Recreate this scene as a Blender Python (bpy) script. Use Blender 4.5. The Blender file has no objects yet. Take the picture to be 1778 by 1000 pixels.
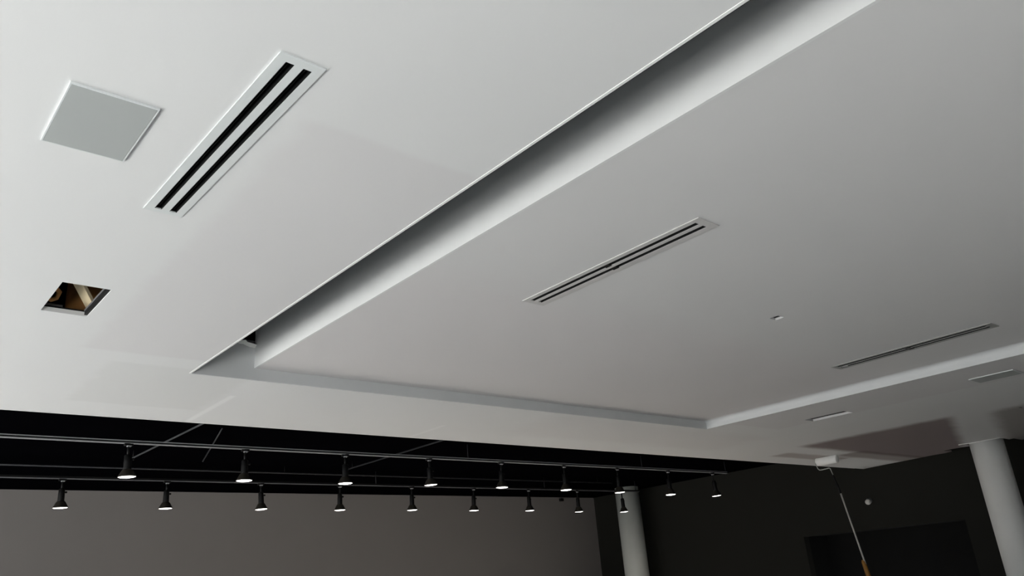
import bpy, bmesh, math, random
from mathutils import Vector, Matrix
random.seed(7)
S = bpy.context.scene
COL = S.collection

# ------------------------------------------------------------------ helpers
def lin(c):
    out = []
    for v in c:
        v /= 255.0
        out.append(v/12.92 if v <= .04045 else ((v+.055)/1.055)**2.4)
    return (*out, 1.0)

def mat(name, rgb, rough=.6, metal=0.0, var=.04, scale=6.0, bump=0.0, bscale=120.0, spec=.5):
    m = bpy.data.materials.new(name); m.use_nodes = True
    nt = m.node_tree; n = nt.nodes; l = nt.links
    b = n['Principled BSDF']
    b.inputs['Roughness'].default_value = rough
    b.inputs['Metallic'].default_value = metal
    b.inputs['Specular IOR Level'].default_value = spec
    tc = n.new('ShaderNodeTexCoord')
    ns = n.new('ShaderNodeTexNoise'); ns.inputs['Scale'].default_value = scale
    ns.inputs['Detail'].default_value = 4
    l.new(tc.outputs['Object'], ns.inputs['Vector'])
    mp = n.new('ShaderNodeMapRange')
    mp.inputs['To Min'].default_value = 1-var; mp.inputs['To Max'].default_value = 1+var
    l.new(ns.outputs['Fac'], mp.inputs['Value'])
    mx = n.new('ShaderNodeMix'); mx.data_type = 'RGBA'; mx.blend_type = 'MULTIPLY'
    mx.inputs['Factor'].default_value = 1
    mx.inputs['A'].default_value = lin(rgb)
    l.new(mp.outputs['Result'], mx.inputs['B'])
    l.new(mx.outputs['Result'], b.inputs['Base Color'])
    if bump:
        n2 = n.new('ShaderNodeTexNoise'); n2.inputs['Scale'].default_value = bscale
        l.new(tc.outputs['Object'], n2.inputs['Vector'])
        bp = n.new('ShaderNodeBump'); bp.inputs['Strength'].default_value = bump
        bp.inputs['Distance'].default_value = .002
        l.new(n2.outputs['Fac'], bp.inputs['Height'])
        l.new(bp.outputs['Normal'], b.inputs['Normal'])
    return m

def emit(name, rgb, strength):
    m = bpy.data.materials.new(name); m.use_nodes = True
    b = m.node_tree.nodes['Principled BSDF']
    b.inputs['Base Color'].default_value = lin(rgb)
    b.inputs['Emission Color'].default_value = lin(rgb)
    b.inputs['Emission Strength'].default_value = strength
    return m

def link(name, bm, m, parent=None, smooth=False, loc=None, rot=None):
    bmesh.ops.recalc_face_normals(bm, faces=bm.faces)
    me = bpy.data.meshes.new(name); bm.to_mesh(me); bm.free()
    if m: me.materials.append(m)
    if smooth:
        for p in me.polygons: p.use_smooth = True
    o = bpy.data.objects.new(name, me); COL.objects.link(o)
    if parent: o.parent = parent
    if loc: o.location = loc
    if rot: o.rotation_euler = rot
    return o

def tag(o, label, cat=None, group=None, kind=None):
    o['label'] = label
    if cat: o['category'] = cat
    if group: o['group'] = group
    if kind: o['kind'] = kind
    return o

def thing(name, label, cat, loc=(0,0,0), rot=(0,0,0), group=None):
    o = bpy.data.objects.new(name, None); COL.objects.link(o)
    o.empty_display_size = .1
    o.location = loc; o.rotation_euler = rot
    return tag(o, label, cat, group)

def box(bm, x0, y0, z0, x1, y1, z1, bev=0, M=None):
    r = bmesh.ops.create_cube(bm, size=1)
    vs = r['verts']
    for v in vs:
        v.co = Vector(((x0+x1)/2+v.co.x*(x1-x0), (y0+y1)/2+v.co.y*(y1-y0), (z0+z1)/2+v.co.z*(z1-z0)))
    if bev:
        es = list({e for v in vs for e in v.link_edges})
        r2 = bmesh.ops.bevel(bm, geom=es, offset=bev, segments=2, affect='EDGES', profile=.5)
        vs = [v for v in r2['verts']] if r2['verts'] else vs
    if M:
        for v in set(vs): v.co = M @ v.co
    return bm

def B(*a, **k):
    return box(bmesh.new(), *a, **k)

def tube(bm, pts, r, seg=12, cap=True):
    pts = [Vector(p) for p in pts]
    rings = []
    for i, p in enumerate(pts):
        if i == 0: t = pts[1]-p
        elif i == len(pts)-1: t = p-pts[i-1]
        else: t = (pts[i+1]-p).normalized()+(p-pts[i-1]).normalized()
        t.normalize()
        a = Vector((0,0,1)) if abs(t.z) < .9 else Vector((1,0,0))
        u = t.cross(a).normalized(); w = t.cross(u)
        rr = r[i] if isinstance(r, (list, tuple)) else r
        rings.append([bm.verts.new(p+(u*math.cos(2*math.pi*k/seg)+w*math.sin(2*math.pi*k/seg))*rr) for k in range(seg)])
    for a, b in zip(rings, rings[1:]):
        for k in range(seg):
            bm.faces.new((a[k], a[(k+1)%seg], b[(k+1)%seg], b[k]))
    if cap:
        bm.faces.new(rings[0]); bm.faces.new(rings[-1])
    return bm

def lathe(bm, prof, seg=24, M=None):
    rings = []
    for r, z in prof:
        if r < 1e-6: rings.append([bm.verts.new((0,0,z))])
        else: rings.append([bm.verts.new((r*math.cos(2*math.pi*k/seg), r*math.sin(2*math.pi*k/seg), z)) for k in range(seg)])
    for a, b in zip(rings, rings[1:]):
        for k in range(seg):
            k2 = (k+1) % seg
            if len(a) == 1 and len(b) == 1: continue
            if len(a) == 1: bm.faces.new((a[0], b[k2], b[k]))
            elif len(b) == 1: bm.faces.new((a[k], a[k2], b[0]))
            else: bm.faces.new((a[k], a[k2], b[k2], b[k]))
    if M:
        for v in bm.verts: v.co = M @ v.co
    return bm

def plate(x0, y0, x1, y1, za, zb, holes, warp=None, extra_x=(), extra_y=()):
    """flat slab with rectangular openings: holes = [(x0,y0,x1,y1), ...]"""
    xs = sorted({x0, x1, *extra_x, *[h[0] for h in holes], *[h[2] for h in holes]})
    ys = sorted({y0, y1, *extra_y, *[h[1] for h in holes], *[h[3] for h in holes]})
    xs = [x for x in xs if x0 <= x <= x1]; ys = [y for y in ys if y0 <= y <= y1]
    nx, ny = len(xs)-1, len(ys)-1
    def solid(i, j):
        if not (0 <= i < nx and 0 <= j < ny): return False
        cx, cy = (xs[i]+xs[i+1])/2, (ys[j]+ys[j+1])/2
        return not any(h[0] < cx < h[2] and h[1] < cy < h[3] for h in holes)
    bm = bmesh.new(); cache = {}
    def V(i, j, z):
        k = (i, j, z)
        if k not in cache:
            x, y = xs[i], ys[j]
            if warp: x, y = warp(x, y)
            cache[k] = bm.verts.new((x, y, z))
        return cache[k]
    for i in range(nx):
        for j in range(ny):
            if not solid(i, j): continue
            q = [(i,j), (i+1,j), (i+1,j+1), (i,j+1)]
            bm.faces.new([V(*c, za) for c in q][::-1])
            bm.faces.new([V(*c, zb) for c in q])
            for (a, b, di, dj) in ((q[0],q[1],0,-1), (q[1],q[2],1,0), (q[2],q[3],0,1), (q[3],q[0],-1,0)):
                if not solid(i+di, j+dj):
                    bm.faces.new((V(*a,za), V(*b,za), V(*b,zb), V(*a,zb)))
    return bm

# ------------------------------------------------------------------ dimensions
ZC   = 3.200      # underside of the dropped ceiling
TH   = .025
ZP   = 3.2916     # underside of the raised panel in the tray
ZD   = 3.588      # underside of the black roof deck
X0, XG, X1 = 1.8728, 2.3347, 7.9502      # tray: left edge, panel edge, right edge
YF, YE = 5.5167, 7.0577                  # tray far edge, ceiling far edge
XL, XR, YN, YB = -2.0, 14.9625, -5.0, 14.0913
TY = -3.2                                # near end of the tray

# ------------------------------------------------------------------ materials
def paint_nodes(name, base, rough, masks, spec=.3):
    """painted drywall: base coat plus rectangular roller / cut-in patches and streaks (object coordinates)
    masks: (x0,y0,x1,y1,soft,wobble,factor_rgb,stretch)"""
    m = bpy.data.materials.new(name); m.use_nodes = True
    nt = m.node_tree; n = nt.nodes; l = nt.links
    b = n['Principled BSDF']; b.inputs['Roughness'].default_value = rough
    b.inputs['Specular IOR Level'].default_value = spec
    tc = n.new('ShaderNodeTexCoord')
    sep = n.new('ShaderNodeSeparateXYZ')
    # wobble
    ns = n.new('ShaderNodeTexNoise'); ns.inputs['Scale'].default_value = 2.2; ns.inputs['Detail'].default_value = 3
    mpn = n.new('ShaderNodeMapping'); mpn.inputs['Scale'].default_value = (1, 2.2, 1)
    l.new(tc.outputs['Object'], mpn.inputs['Vector']); l.new(mpn.outputs['Vector'], ns.inputs['Vector'])
    l.new(tc.outputs['Object'], sep.inputs['Vector'])
    sc = n.new('ShaderNodeSeparateColor'); l.new(ns.outputs['Color'], sc.inputs['Color'])
    def M(op, a, b_=None, c=None):
        q = n.new('ShaderNodeMath'); q.operation = op
        for i, v in enumerate((a, b_, c)):
            if v is None: continue
            if isinstance(v, (int, float)): q.inputs[i].default_value = v
            else: l.new(v, q.inputs[i])
        return q.outputs[0]
    def SS(v, e0, e1):
        q = n.new('ShaderNodeMapRange'); q.interpolation_type = 'SMOOTHSTEP'
        q.inputs['From Min'].default_value = e0; q.inputs['From Max'].default_value = e1
        l.new(v, q.inputs['Value']); return q.outputs['Result']
    nz = n.new('ShaderNodeTexNoise'); nz.inputs['Scale'].default_value = .8; nz.inputs['Detail'].default_value = 5
    l.new(tc.outputs['Object'], nz.inputs['Vector'])
    mr = n.new('ShaderNodeMapRange'); mr.inputs['To Min'].default_value = .975; mr.inputs['To Max'].default_value = 1.025
    l.new(nz.outputs['Fac'], mr.inputs['Value'])
    cur = n.new('ShaderNodeMix'); cur.data_type = 'RGBA'; cur.blend_type = 'MULTIPLY'
    cur.inputs['Factor'].default_value = 1
    cur.inputs['A'].default_value = (*base, 1)
    l.new(mr.outputs['Result'], cur.inputs['B'])
    out = cur.outputs['Result']
    for (rects, soft, wob, fac) in masks:
        ks = []
        X = M('ADD', sep.outputs['X'], M('MULTIPLY', M('SUBTRACT', sc.outputs[0], .5), wob))
        Y0 = M('ADD', sep.outputs['Y'], M('MULTIPLY', M('SUBTRACT', sc.outputs[1], .5), wob*.5))
        for (x0, y0, x1, y1, *sl) in rects:          # sl: slope of the near and far edges
            Ya = M('SUBTRACT', Y0, M('MULTIPLY', X, sl[0])) if sl and sl[0] else Y0
            Yb = M('SUBTRACT', Y0, M('MULTIPLY', X, sl[1])) if sl and sl[1] else Y0
            ks.append(M('MULTIPLY', M('MULTIPLY', SS(X, x0-soft, x0+soft), SS(X, x1+soft, x1-soft)),
                        M('MULTIPLY', SS(Ya, y0-soft*.6, y0+soft*.6), SS(Yb, y1+soft*.6, y1-soft*.6))))
        k = ks[0]
        for q in ks[1:]: k = M('MAXIMUM', k, q)
        mx = n.new('ShaderNodeMix'); mx.data_type = 'RGBA'; mx.blend_type = 'MULTIPLY'
        l.new(k, mx.inputs['Factor']); l.new(out, mx.inputs['A'])
        mx.inputs['B'].default_value = (*fac, 1)
        out = mx.outputs['Result']
    l.new(out, b.inputs['Base Color'])
    nb = n.new('ShaderNodeTexNoise'); nb.inputs['Scale'].default_value = 160
    l.new(tc.outputs['Object'], nb.inputs['Vector'])
    bp = n.new('ShaderNodeBump'); bp.inputs['Strength'].default_value = .08; bp.inputs['Distance'].default_value = .001
    l.new(nb.outputs['Fac'], bp.inputs['Height']); l.new(bp.outputs['Normal'], b.inputs['Normal'])
    return m

M_ceil = paint_nodes('ceiling_paint', (.735, .738, .738), .75, [
    ([(1.10, 2.20, 9.0, 5.2)], .05, .12, (.955, .94, .945)),       # second coat not yet rolled, beside the first diffuser
    ([(1.33, 5.42, 2.30, 6.60)], .05, .15, (.95, .95, .945)),      # test patch at the tray corner
    ([(2.36, 6.02, 2.41, 7.2)], .012, .01, (1.10, 1.10, 1.10)),    # narrow lighter streaks towards the far edge
    ([(4.70, 6.40, 4.75, 7.2)], .012, .01, (1.07, 1.07, 1.07)),
    ([(5.6, 5.6, 9.5, 6.55)], .25, .5, (.96, .95, .95)),
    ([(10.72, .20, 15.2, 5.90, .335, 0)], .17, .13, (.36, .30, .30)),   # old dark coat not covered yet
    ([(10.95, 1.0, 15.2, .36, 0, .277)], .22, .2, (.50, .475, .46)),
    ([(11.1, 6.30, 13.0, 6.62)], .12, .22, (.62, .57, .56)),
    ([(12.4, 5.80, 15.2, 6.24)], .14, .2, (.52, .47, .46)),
])
M_tray = paint_nodes('tray_paint', (.70, .695, .695), .75, [
    ([(2.0, 3.3, 9.0, 6.0)], .5, .6, (.99, .97, .975)),
])
M_trim  = mat('tray_edge_paint', (224, 225, 225), .7, var=.02)
M_fasc  = mat('fascia_paint', (208, 210, 211), .7, var=.03)
M_bead  = mat('corner_bead_white', (236, 236, 234), .6, var=.02)
M_gwall = mat('wall_grey_paint', (132, 128, 127), .8, var=.03, scale=1.5)
M_dwall = mat('wall_charcoal_paint', (40, 40, 37), .9, var=.05, scale=1.5, spec=.15)
M_door  = mat('recess_dark_paint', (28, 28, 28), .9, var=.05, spec=.1)
M_deck  = mat('deck_black_paint', (5, 5, 7), .95, var=.25, scale=2, spec=.0)
M_floor = mat('floor_concrete', (176, 176, 174), .5, var=.12, scale=1.2)
M_white = mat('wall_white_paint', (215, 214, 211), .8, var=.02)
M_frame = mat('window_frame_aluminium', (120, 122, 124), .4, .6)
M_panel = mat('access_panel_paint', (172, 176, 175), .5, var=.015)
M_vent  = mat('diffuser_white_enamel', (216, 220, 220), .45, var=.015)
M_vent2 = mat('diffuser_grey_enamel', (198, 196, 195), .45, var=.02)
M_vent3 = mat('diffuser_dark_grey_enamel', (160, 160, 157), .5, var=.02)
M_black = mat('slot_black', (9, 10, 11), .6, var=.2, spec=.2)
M_matt  = mat('fixture_black', (12, 12, 13), .55, var=.1, spec=.25)
M_bronze= mat('shade_bronze', (66, 62, 56), .42, .5, var=.1, scale=20)
M_lens  = emit('lamp_lens_glow', (255, 252, 246), 6.0)
M_track = mat('track_grey_metal', (176, 177, 180), .45, .2, var=.06)
M_trackd = mat('track_dark_metal', (112, 112, 116), .45, .2, var=.06)
M_pipe  = mat('conduit_dark_grey', (40, 41, 45), .5, .2, var=.1)
M_pipe2 = mat('conduit_mid_grey', (74, 75, 78), .5, .2, var=.1)
M_col   = mat('column_paint', (205, 208, 204), .6, var=.03, scale=2)
M_col_lit  = mat('column_paint_lit', (240, 241, 239), .55, var=.03, scale=2)  # same column paint, lightened for the extra daylight on the right column
M_wood  = mat('timber_brown', (168, 116, 62), .8, var=.3, scale=14)
M_beige = mat('plywood_beige', (222, 204, 168), .7, var=.15, scale=10)
M_galv  = mat('galvanised_steel', (150, 148, 150), .42, .55, var=.12, scale=18)
M_nap   = mat('roller_nap_white', (250, 250, 249), .95, var=.04, scale=60, bump=.8, bscale=300)
M_wire  = mat('roller_wire_steel', (176, 178, 176), .35, .6, var=.05)
M_pole  = mat('pole_aluminium', (214, 214, 210), .4, .4, var=.05)
M_grip  = mat('grip_ochre', (150, 104, 36), .6, var=.2, scale=30)
M_paper = mat('torn_paper_white', (230, 230, 226), .9, var=.05, scale=30)

# ------------------------------------------------------------------ setting
def struct(name, bm, m, label, smooth=False):
    return tag(link(name, bm, m, smooth=smooth), label, kind='structure')

struct('floor', B(XL-.2, YN-.2, -.15, XR+.2, YB+.2, 0), M_floor, 'grey concrete floor of the room')
V1 = (.838, 1.902, .994, 3.154)     # first diffuser (turned by a hair)
HOLE_L = (.752, 4.153, .980, 4.62)
HOLE_R = (8.752, 4.20, 8.965, 4.70)
HOLE_E = (11.05, 2.35, 11.20, 3.12)
holes = [(X0, TY, X1, YF), (.850, 1.915, .982, 3.14), HOLE_L, HOLE_R, HOLE_E,
         (13.77, 4.27, 14.20, 4.86), (14.20, 4.20, 14.97, 5.32), (14.55, YN-1, 14.97, 4.20)]
def warp(x, y):
    if x > 14.9 and y > 5: 
        return (14.62, y+.1) if y < 6 else (x-.004, y)
    if y == 5.32 and x >= 14.2: return x, y-.04
    return x, y
struct('ceiling', plate(XL, YN, XR, YE, ZC, ZC+TH, holes, warp), M_ceil,
       'white painted dropped ceiling with a rectangular tray opening')
V2 = (3.170, 2.037, 3.350, 3.413)
V3 = (6.925, 1.957, 7.105, 3.358)
HOLE_S = (5.055, 2.745, 5.135, 2.815)
tray_holes = [(v[0]+.03, v[1]+.03, v[2]-.03, v[3]-.03) for v in (V2, V3)] + [HOLE_S]
struct('ceiling', plate(XG+.001, TY, X1-.002, YF-.002, ZP, ZP+.016, tray_holes), M_tray,
       'raised flat panel inside the ceiling tray')
struct('ceiling', B(XL-.2, YN-.2, ZD, XR+.2, YB+.2, ZD+.12), M_deck, 'black painted roof deck above the track lights')
# tray sides
struct('trim_1', B(X0, YF-.0015, ZC-.0008, X1, YF+.016, 3.470), M_fasc, 'far upright side of the ceiling tray')
bm = bmesh.new()
CR = .05
prof = [(X1+.016, ZC-.0008), (X1-.0015, ZC-.0008)] + [(X1-.0015-CR+CR*math.cos(q), ZP-.0006-CR+CR*math.sin(q)) for q in [math.pi/2*k/10 for k in range(11)]] + [(X1-.0015-CR, ZP+.0003), (X1+.016, ZP+.03)]
e0 = [bm.verts.new((x, TY, z)) for x, z in prof]; e1 = [bm.verts.new((x, YF-.0015, z)) for x, z in prof]
bm.faces.new(e0); bm.faces.new(e1)
for k in range(len(prof)): bm.faces.new((e0[k], e0[(k+1)%len(prof)], e1[(k+1)%len(prof)], e1[k]))
struct('trim_2', bm, M_fasc, 'right upright side of the ceiling tray')
struct('trim_3', B(XG-.0015, TY, ZP-.0008, XG+.014, YF-.0025, ZD-.002), M_trim, 'upright white edge of the raised panel along the slot')
struct('trim_4', B(X0, TY-.016, ZC+.0005, X1, TY, ZD-.02), M_fasc, 'near upright side of the ceiling tray')
struct('trim_5', B(X0-.012, TY, ZC-.0022, X0+.0012, YF, ZC+TH), M_bead, 'white corner bead along the slot edge')
struct('trim_6', B(XL, YE-.016, ZC-.0022, XR-.35, YE+.0015, ZC+TH), M_bead, 'white corner bead along the far ceiling edge')

# walls
WY0, WY1, WZ0, WZ1 = -4.8, 13.9, .02, 2.75
def wall_x(name, x0, x1, ops, m, label):
    """wall slab of constant x, openings in (y,z)"""
    bm = plate(YN, 0, YB-.001, ZD, x0, x1, [(o[0], o[1], o[2], o[3]) for o in ops])
    for v in bm.verts: v.co = Vector((v.co.z, v.co.x, v.co.y))
    return struct(name, bm, m, label)
wall_x('wall_left', XL-.2, XL, [(WY0, WZ0, WY1, WZ1)], M_white, 'white wall with the shop window')
DY0, DY1, DZ = 5.52, 8.56, 2.115
wall_x('wall_right', XR, XR+.18, [(DY0, -.1, DY1, DZ)], M_dwall, 'charcoal painted side wall with a wide dark opening')
struct('wall_back', B(XL-.2, YB, 0, XR+.2, YB+.15, ZD), M_gwall, 'warm grey back wall under the black deck')
struct('wall_front', B(XL-.2, YN-.15, 0, XR+.2, YN, ZD), M_white, 'white wall behind the viewer')
# recess
rec = bmesh.new()
box(rec, XR+.9, DY0-.3, 0, XR+.98, DY1+.3, DZ+.2)
box(rec, XR+.18, DY1+.004, 0, XR+.9, DY1+.08, DZ+.2)
box(rec, XR+.18, DY0-.08, 0, XR+.9, DY0-.004, DZ+.2)
box(rec, XR+.18, DY0-.08, DZ+.004, XR+.9, DY1+.08, DZ+.12)
struct('door_1', rec, M_door, 'dark wide opening in the charcoal wall')
# window frame
wf = bmesh.new()
for k in range(6):
    y = WY0 + (WY1-WY0)*k/5
    box(wf, XL-.14, y-.03, WZ0, XL-.06, y+.03, WZ1)
for z in (WZ0, WZ1-.06): box(wf, XL-.14, WY0, z, XL-.06, WY1, z+.06)
struct('window_1', wf, M_frame, 'wide shop window letting daylight in')

# ------------------------------------------------------------------ columns
def column(name, x, y, r, top, label, m):
    t = thing(name, label, 'column', (x, y, 0), group='round columns')
    link('shaft', lathe(bmesh.new(), [(0, 0), (r, 0), (r, top), (0, top)], 48), m, t)
    for p in t.children[0].data.polygons:
        p.use_smooth = abs(p.normal.z) < .5
    return t
column('round_column', 14.11, 4.575, .246, ZD-.001, 'thick pale round column through the ceiling, at the right edge of the photo', M_col_lit)
column('round_column', 14.28, 12.38, .272, ZD-.001, 'pale round column behind the last track spotlights, near the grey wall end', M_col)
# white bead strip at the cut-out round the column
bm = bmesh.new()
tube(bm, [(13.735, 4.86, ZC-.004), (13.742, 4.72, ZC-.010), (13.75, 4.5, ZC-.005), (13.765, 4.25, ZC-.003)], .0065, 8)
tag(link('corner_bead_strip', bm, M_bead, smooth=True), 'thin white strip on the ceiling at the top of the right column', 'trim strip')

# ------------------------------------------------------------------ access panels
def access_panel(cx, cy, w, d, label, rz=0):
    t = thing('access_panel', label, 'access panel', (cx, cy, ZC), (0, 0, rz), 'square ceiling access panels')
    link('frame', plate(-w/2, -d/2, w/2, d/2, -.0075, .0, [(-w/2+.005, -d/2+.005, w/2-.005, d/2-.005)]), M_vent, t)
    o = link('door', B(-w/2+.0055, -d/2+.0055, -.0073, w/2-.0055, d/2-.0055, -.001, bev=.0015), M_panel, t)
    return t
access_panel(.518, 2.608, .272, .405, 'square pale grey access panel beside the near slot diffuser')
access_panel(8.70, 2.565, .30, .405, 'square access panel on the far right, between tray and column')

# ------------------------------------------------------------------ linear slot diffusers
def diffuser(v, z, label, m, rz=0.0, near=.035, far=.027, lip=.005, clip=False, sw=.030, bar=.030, dx=0):
    cx, cy = (v[0]+v[2])/2, (v[1]+v[3])/2
    w, d = v[2]-v[0], v[3]-v[1]
    t = thing('linear_slot_diffuser', label, 'air vent', (cx, cy, z), (0, 0, rz), 'two slot ceiling diffusers')
    a0, a1 = dx-bar/2-sw, dx+bar/2+sw
    y0, y1 = -d/2+near, d/2-far
    fr = plate(-w/2, -d/2, w/2, d/2, -lip, .0, [(a0, y0, a1, y1)])
    link('frame', fr, m, t)
    link('center_bar', B(dx-bar/2, y0, -lip, dx+bar/2, y1, .012), m, t)
    for s, q in ((-1, a0), (1, dx+bar/2)):
        bm = B(q+.0008, y0, .028, q+sw-.0008, y1, .034)                 # black pattern controller deep in the slot
        box(bm, q+.0008, y0, -lip+.001, q+.003, y1, .030)
        box(bm, q+sw-.003, y0, -lip+.001, q+sw-.0008, y1, .030)
        box(bm, q+sw*.45, y0, .006, q+sw*.55, y1, .028)
        box(bm, q+.001, y0, .0, q+sw-.001, y0+.003, .03); box(bm, q+.001, y1-.003, .0, q+sw-.001, y1, .03)
        sl = link('slot', bm, M_black, t)
        if clip:
            link('slot_clip', B(q+.002, -.02, -lip-.001, q+sw+.006, .025, .006), M_black, sl)
    link('plenum', B(a0-.002, y0-.002, .035, a1+.002, y1+.002, .15), M_black, t)
    return t
diffuser(V1, ZC, 'white two slot air diffuser beside the square access panel, nearest the viewer', M_vent, rz=.0150, near=.036, far=.030, sw=.030, bar=.030, dx=0.002)
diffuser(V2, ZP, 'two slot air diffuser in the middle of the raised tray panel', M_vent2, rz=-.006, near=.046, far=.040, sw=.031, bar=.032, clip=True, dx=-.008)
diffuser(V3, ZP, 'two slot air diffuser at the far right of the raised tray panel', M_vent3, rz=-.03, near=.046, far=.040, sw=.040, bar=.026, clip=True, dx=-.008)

# ------------------------------------------------------------------ cut-outs and what shows in them
# left cut-out: timber, plywood and sheet metal up in the void
bm = bmesh.new()
box(bm, -.22, -.015, ZC+TH+.0003, .22, .015, ZD-.002, bev=.003, M=Matrix.Translation((1.085, 4.71, 0)) @ Matrix.Rotation(math.radians(-38), 4, 'Z'))
tag(link('timber_board', bm, M_wood), 'brown timber seen far back in the left ceiling cut-out', 'timber')
A_, B_ = Vector((.872, 4.46, 3.352)), Vector((1.030, 4.665, 3.236))
ax = (B_-A_).normalized(); nn = Vector((-.78, -.30, -.55)); nn = (nn-ax*nn.dot(ax)).normalized(); wy = nn.cross(ax)
Mx = Matrix((ax, wy, nn)).transposed().to_4x4(); Mx.translation = (A_+B_)/2
bm = bmesh.new(); box(bm, -.17, -.042, -.009, .118, .042, .009, bev=.002, M=Mx)
tag(link('plywood_strip', bm, M_beige), 'beige board lying slanted across the left ceiling cut-out', 'board')
bm = B(.55, 4.73, ZC+TH+.0003, .875, 4.86, ZC+TH+.062, bev=.004)
tag(link('sheet_metal_duct', bm, M_galv), 'grey sheet metal box in the far side of the left ceiling cut-out', 'duct')
bm = bmesh.new()
tube(bm, [(.66, 4.50, ZC+.115), (.74, 4.53, ZC+.12), (.79, 4.55, ZC+.118), (.82, 4.57, ZC+.10), (.815, 4.60, ZC+.075), (.79, 4.60, ZC+.06), (.76, 4.59, ZC+.07)], .013, 10)
tag(link('flexible_conduit', bm, M_wood, smooth=True), 'brown curved conduit end inside the left ceiling cut-out', 'conduit')
fr = plate(HOLE_L[0]-.03, HOLE_L[1]-.03, HOLE_L[2]+.03, HOLE_L[3]+.03, ZC+TH+.0004, ZC+TH+.010,
           [(HOLE_L[0]-.004, HOLE_L[1]-.004, HOLE_L[2]-.016, HOLE_L[3]+.004)])
t = tag(link('cutout_frame', fr, M_matt), 'dark metal frame round the left ceiling cut-out', 'frame')
link('frame_lip', B(HOLE_L[2]-.016, HOLE_L[1]+.002, ZC+.006, HOLE_L[2]-.0006, HOLE_L[3]-.002, ZC+TH), M_matt, t)
link('bright_edge', B(HOLE_L[2]-.019, HOLE_L[1]+.002, ZC+TH+.002, HOLE_L[2]-.0163, HOLE_L[3]-.002, ZC+TH+.012), M_galv, t)
bm = B(HOLE_S[0]-.02, HOLE_S[1]-.02, ZP+.0165, HOLE_S[2]+.02, HOLE_S[3]+.02, ZP+.07)
tag(link('junction_box', bm, M_matt), 'small dark box behind the tiny hole in the raised panel', 'electrical box')
bm = B(HOLE_E[0]-.02, HOLE_E[1]-.02, ZC+TH+.0006, HOLE_E[2]+.02, HOLE_E[3]+.02, ZC+TH+.09)
tag(link('recessed_housing', bm, M_matt), 'black recessed slot at the right edge of the ceiling', 'recess')
bm = B(HOLE_R[0]-.03, HOLE_R[1]-.03, ZC+TH+.0005, HOLE_R[2]+.03, HOLE_R[3]+.03, ZC+TH+.10)
tag(link('recessed_housing', bm, M_matt), 'dark box above the rectangular cut-out left of the paint roller', 'recess')
# torn top edge of the tray side in the slot
bm = bmesh.new()
pts = [(2.05, 3.474), (2.14, 3.480), (2.19, 3.492), (2.215, 3.486), (2.24, 3.488), (2.262, 3.478), (2.29, 3.470), (2.333, 3.466)]
top = [bm.verts.new((x, YF-.038+.008*math.sin(9*i), z)) for i, (x, z) in enumerate(pts)]
bot = [bm.verts.new((x, YF-.0045, z-.020)) for x, z in pts]
bak = [bm.verts.new((x, YF+.012, z+.004)) for x, z in pts]
for i in range(len(pts)-1):
    bm.faces.new((bot[i], bot[i+1], top[i+1], top[i])); bm.faces.new((top[i], top[i+1], bak[i+1], bak[i]))
    bm.faces.new((bot[i], bak[i], bak[i+1], bot[i+1]))
tag(link('torn_drywall_paper', bm, M_paper), 'white torn drywall edge in the slot at the tray corner', 'drywall paper')
bm = B(2.02, YF+.0165, ZC+TH+.0002, XG+.02, YF+.06, 3.510)
tag(link('steel_stud_track', bm, M_galv), 'grey steel channel behind the torn drywall edge', 'steel channel')

# ------------------------------------------------------------------ lighting tracks, pipes
Y1, Y2, ZT = 8.95, 11.45, 3.355
def track(y, x0, x1, label, hang, m, rw, two):
    t = thing('lighting_track', label, 'lighting track', ((x0+x1)/2, y, ZT), group='lighting tracks')
    h = (x1-x0)/2
    link('rail', B(-h, -.018, 0, h, .018, rw, bev=.001), m, t)
    link('rail', B(-h, -.018, .036-rw, h, .018, .036, bev=.001), m if two else M_matt, t)
    link('channel', B(-h, -.012, rw, h, .012, .036-rw), M_matt, t)
    link('end_cap', B(h, -.019, -.001, h+.012, .019, .037), M_matt, t)
    for x in hang:
        bm = bmesh.new(); tube(bm, [(x-(x0+x1)/2, 0, .0355), (x-(x0+x1)/2, 0, ZD-ZT)], .006, 8)
        link('hanger_rod', bm, M_pipe, t, smooth=True)
    return t
track(Y1, -1.9, 13.30, 'front lighting track, a long grey rail below the black deck', (.2, 7.0, 10.8, 13.27), M_track, .010, True)
track(Y2, -1.9, 13.60, 'rear lighting track, the thin rail nearer the grey back wall', (.2, 7.0, 10.8, 13.5), M_trackd, .011, False)
def pipe(pts, r, m, label, name='conduit_pipe', cat='pipe'):
    o = tag(link(name, tube(bmesh.new(), pts, r, 10), m, smooth=True), label, cat)
    a, b = Vector(pts[0]), Vector(pts[-1])
    if name == 'conduit_pipe':
        for f in (.04, .5, .97):
            p = a.lerp(b, f)
            link('pipe_hanger', tube(bmesh.new(), [p, (p.x, p.y, ZD-.0005)], .005, 8), M_matt, o, smooth=True)
    return o
pipe([(-1.9, 11.32, 3.488), (12.5, 11.20, 3.488)], .012, M_pipe, 'dark conduit running lengthwise between the two lighting tracks')
pipe([(3.06, 5.9, 3.488), (2.93, 10.64, 3.488)], .010, M_pipe2, 'left pipe crossing above the front track, between first and second spotlight')
pipe([(6.17, 5.9, 3.488), (6.08, 10.76, 3.488)], .010, M_pipe, 'pipe crossing above the front track near its third spotlight')
pipe([(3.397, 8.845, 3.56), (3.834, 10.6, 3.495)], .008, M_pipe, 'slanted dark brace rod by the second front track spotlight', 'brace_rod', 'rod')
bm = B(13.74, YB-.07, 3.49, 13.84, YB, 3.56, bev=.008)
tag(link('junction_box', bm, M_matt), 'small black box high on the right end of the back wall', 'electrical box')

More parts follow.
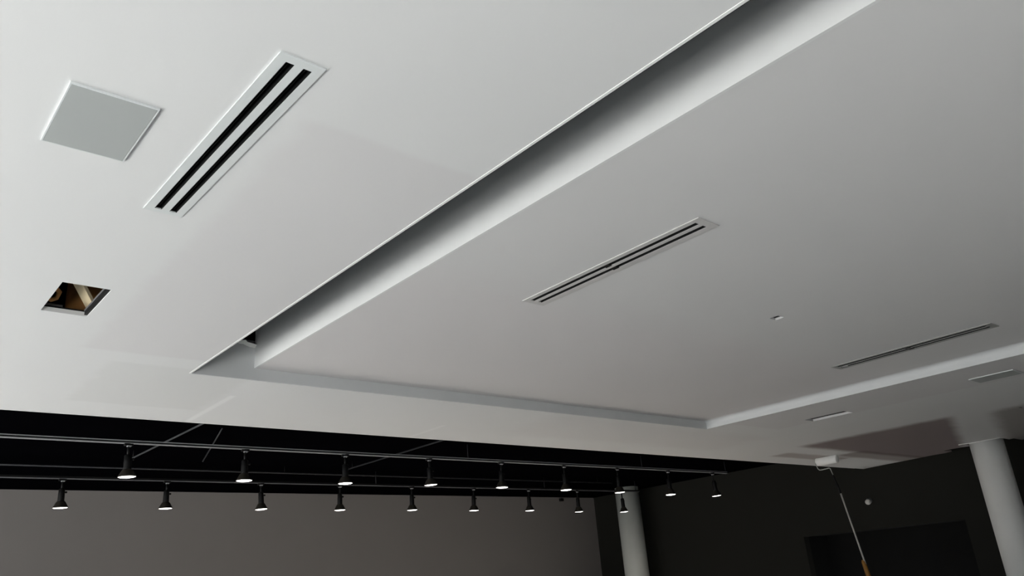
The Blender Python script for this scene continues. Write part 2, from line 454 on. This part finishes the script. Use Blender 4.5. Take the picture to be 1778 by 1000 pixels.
# ------------------------------------------------------------------ track spotlights
def make_spot():
    t = thing('track_spotlight', '', 'spotlight', group='track spotlights')
    bm = B(-.045, -.019, -.022, .045, .019, .004, bev=.003)
    ad = link('track_adapter', bm, M_matt, t)
    link('adapter_lever', B(-.018, -.024, -.034, .022, .010, -.021, bev=.002), M_track, ad)
    bm = bmesh.new(); tube(bm, [(0, 0, -.02), (0, 0, -.14)], .013, 12)
    link('stem', bm, M_matt, t, smooth=True)
    bm = lathe(bmesh.new(), [(0, -.118), (.028, -.120), (.036, -.128), (.038, -.20), (.039, -.265), (.039, -.285), (0, -.285)], 24)
    hd = link('lamp_holder', bm, M_matt, t, smooth=True)
    bm = bmesh.new(); tube(bm, [(.034, 0, -.165), (.058, 0, -.165), (.063, 0, -.165)], [.012, .013, .009], 10)
    link('knob', bm, M_matt, hd, smooth=True)
    prof = [(.036, -.272), (.046, -.276), (.058, -.292), (.068, -.312), (.080, -.332), (.090, -.348), (.092, -.356),
            (.090, -.358), (.086, -.352), (.074, -.330), (.062, -.310), (.050, -.294), (.036, -.286)]
    sh = link('shade', lathe(bmesh.new(), prof, 32), M_bronze, t, smooth=True)
    prof = [(0, -.3635), (.03, -.3628), (.06, -.3605), (.080, -.357), (.0865, -.3535), (.083, -.351), (0, -.346)]
    link('lens', lathe(bmesh.new(), prof, 32), M_lens, sh, smooth=True)
    ld = bpy.data.lights.new('spot_lamp', 'SPOT')
    ld.energy = LAMP_W; ld.color = (1, .90, .80); ld.spot_size = math.radians(78); ld.spot_blend = .6; ld.shadow_soft_size = .06
    lo = bpy.data.objects.new('spot_lamp', ld); COL.objects.link(lo); lo.parent = t; lo.location = (0, 0, -.40)
    return t
LAMP_W = 270
ORD = ['first', 'second', 'third', 'fourth', 'fifth', 'sixth', 'seventh', 'eighth', 'last']
XS = [2.444, 3.722, 5.028, 6.316, 7.610, 8.900, 10.15, 11.49, 12.82]
D1 = [.352, .362, .366, .358, .368, .384, .402, .424, .428]
XS2 = [2.380, 3.672, 5.022, 6.336, 7.700, 9.035, 10.37, 11.69, 13.03]
D2 = [.362, .368, .380, .389, .389, .394, .398, .420, .424]
proto = make_spot()
used = False
for row, (xs, ds, y) in enumerate(((XS, D1, Y1), (XS2, D2, Y2))):
    for i, (x, d) in enumerate(zip(xs, ds)):
        if not used: r = proto; used = True
        else:
            r = proto.copy(); COL.objects.link(r)
            for ch in proto.children:
                c = ch.copy(); COL.objects.link(c); c.parent = r
                for sub in ch.children:
                    q = sub.copy(); COL.objects.link(q); q.parent = c
        r.location = (x, y, ZT)
        r.scale = (1, 1, d/.360)
        r.rotation_euler = (math.radians(random.uniform(-1.5, 1.5)), math.radians(random.uniform(-3, 3)), random.uniform(-.25, .25))
        side = 'front' if row == 0 else 'rear'
        if i == 8: w = 'last lit black spotlight at the right end of the %s track' % side
        elif i == 0: w = 'first lit black spotlight at the left end of the %s track' % side
        else: w = '%s lit black spotlight from the left on the %s track' % (ORD[i], side)
        r['label'] = w
        r['group'] = 'spotlights on the %s track' % side

# ------------------------------------------------------------------ paint roller
t = thing('paint_roller', 'long handled white paint roller held against the ceiling', 'paint roller', (12.25, 5.88, 0))
def rp(pts): return [(p[0]-12.25, p[1]-5.88, p[2]) for p in pts]
RR = .064
bm = bmesh.new()
tube(bm, rp([(12.25, 6.512, ZC-RR-.004), (12.25, 6.505, ZC-RR-.003), (12.25, 6.165, ZC-RR-.003), (12.25, 6.158, ZC-RR-.004)]), [RR-.008, RR, RR, RR-.008], 28)
link('roller_cover', bm, M_nap, t, smooth=True)
bm = bmesh.new()
tube(bm, rp([(12.25, 6.16, ZC-RR-.003), (12.25, 6.535, ZC-RR-.003), (12.25, 6.543, 3.11), (12.25, 6.520, 3.03), (12.25, 6.495, 3.006),
             (12.25, 6.455, 3.004), (12.25, 6.330, 3.012), (12.25, 6.312, 3.0), (12.25, 6.285, 2.88)]), .0075, 10)
link('wire_frame', bm, M_wire, t, smooth=True)
bm = bmesh.new()
tube(bm, rp([(12.25, 6.290, 2.895), (12.25, 6.284, 2.87), (12.25, 6.266, 2.78), (12.25, 6.252, 2.72), (12.25, 6.230, 2.60)]), [.012, .017, .015, .019, .015], 12)
link('handle', bm, M_matt, t, smooth=True)
bm = bmesh.new(); tube(bm, rp([(12.25, 6.231, 2.61), (12.25, 5.882, .02)]), .0125, 12)
link('pole', bm, M_pole, t, smooth=True)
bm = bmesh.new(); tube(bm, rp([(12.25, 6.116, 1.60), (12.25, 6.110, 1.57), (12.25, 6.085, 1.40), (12.25, 6.05, 1.15)]), [.017, .03, .034, .03], 14)
link('grip', bm, M_grip, t, smooth=True)
bm = bmesh.new(); tube(bm, rp([(12.25, 5.884, .04), (12.25, 5.88, .001)]), .016, 12)
link('end_cap', bm, M_matt, t, smooth=True)

# ------------------------------------------------------------------ small dome on the charcoal wall
t = thing('dome_sensor', 'small white round sensor on the charcoal wall', 'sensor', (XR+.003, 7.08, 2.62))
bm = lathe(bmesh.new(), [(0, 0), (.05, 0), (.05, .012), (.03, .02), (.0, .022)], 24, M=Matrix.Rotation(math.radians(-90), 4, 'Y'))
link('base', bm, M_frame, t, smooth=True)
bm = bmesh.new(); tube(bm, [(-.015, 0, .015), (-.06, .01, .03), (-.085, .01, .022)], .014, 10)
link('arm', bm, M_frame, t, smooth=True)
bm = bmesh.new(); bmesh.ops.create_uvsphere(bm, u_segments=20, v_segments=12, radius=.055)
for v in bm.verts: v.co = Vector((v.co.x-.09, v.co.y-.005, v.co.z*.9-.025))
link('dome', bm, M_white, t, smooth=True)

# ------------------------------------------------------------------ daylight
W = bpy.data.worlds.new('World'); S.world = W; W.use_nodes = True
nt = W.node_tree; n = nt.nodes; l = nt.links
bg = n['Background']
tc = n.new('ShaderNodeTexCoord'); sp = n.new('ShaderNodeSeparateXYZ'); l.new(tc.outputs['Generated'], sp.inputs[0])
cr = n.new('ShaderNodeValToRGB')
mr = n.new('ShaderNodeMapRange'); mr.inputs['From Min'].default_value = -1; mr.inputs['From Max'].default_value = 1
l.new(sp.outputs['Z'], mr.inputs['Value']); l.new(mr.outputs['Result'], cr.inputs['Fac'])
e = cr.color_ramp.elements
e[0].position = 0.0; e[0].color = (.80, .80, .79, 1)
e[1].position = 1.0; e[1].color = (.80, .90, 1.0, 1)
for pos, c in ((.44, (.86, .86, .85, 1)), (.49, (.50, .50, .49, 1)), (.52, (.74, .82, .90, 1))):
    q = cr.color_ramp.elements.new(pos); q.color = c
l.new(cr.outputs['Color'], bg.inputs['Color'])
bg.inputs['Strength'].default_value = 2.0
pd = bpy.data.lights.new('window_portal', 'AREA'); pd.shape = 'RECTANGLE'
pd.size = WY1-WY0; pd.size_y = WZ1-WZ0
po = bpy.data.objects.new('window_portal', pd); COL.objects.link(po)
po.location = (XL-.02, (WY0+WY1)/2, (WZ0+WZ1)/2)
po.rotation_euler = Matrix(((0, 0, -1), (1, 0, 0), (0, -1, 0))).to_euler()   # aims +X
pd.cycles.is_portal = True

sd = bpy.data.lights.new('sun', 'SUN'); sd.energy = 60; sd.angle = math.radians(.6); sd.color = (1, 1, .995)
so = bpy.data.objects.new('sun', sd); COL.objects.link(so)
so.rotation_euler = Vector((-.12, -.10, -1)).to_track_quat('-Z', 'Y').to_euler()
so.location = (4, 4, 12)
# unseen sunlit pavement outside the shop window, outline shaped to light the ceiling
M_pave = mat('pavement_pale_concrete', (206, 206, 203), .8, var=.05, scale=2)
M_asph = mat('asphalt_dark', (62, 62, 62), .9, var=.1, scale=8)
bm = bmesh.new()
lo = [(-2.45, -12), (-2.45, -1.5), (-4.9, .6), (-5.0, 3.0), (-4.2, 6), (-4.1, 20), (-13, 20), (-9.6, 5), (-6.7, 2), (-5.3, -1.5), (-5.1, -12)]
vs_ = [[bm.verts.new((x, y, z)) for x, y in lo] for z in (-.12, -.015)]
bm.faces.new(vs_[0]); bm.faces.new(vs_[1])
for i in range(len(lo)):
    j = (i+1) % len(lo); bm.faces.new((vs_[0][i], vs_[0][j], vs_[1][j], vs_[1][i]))
struct('floor', bm, M_pave, 'unseen pale pavement outside the shop window, outlined to light the ceiling')
struct('floor', B(-40, -40, -.3, XL-.2, 50, -.12), M_asph, 'dark asphalt beyond the pavement')

# ------------------------------------------------------------------ camera
cd = bpy.data.cameras.new('camera'); co = bpy.data.objects.new('camera', cd); COL.objects.link(co)
R = ((0.758047929, 0.627509830, -0.177749123), (-0.647598919, 0.691896126, -0.319210574), (-0.077323843, 0.357087055, 0.930865113))
Mw = Matrix.Identity(4)
for i in range(3):
    Mw[i][0] = R[i][0]; Mw[i][1] = R[i][2]; Mw[i][2] = -R[i][1]
Mw[2][3] = 1.6
co.matrix_world = Mw
cd.sensor_width = 36; cd.lens = 1362.7916/1778*36; cd.clip_start = .02
S.camera = co

vs = S.view_settings
vs.view_transform = 'Standard'; vs.look = 'None'; vs.gamma = 1; vs.use_curve_mapping = False
vs.exposure = -0.13
S.cycles.max_bounces = 8; S.cycles.diffuse_bounces = 6
S.cycles.sample_clamp_indirect = 0
S.cycles.use_guiding = True
S.cycles.use_surface_guiding = True
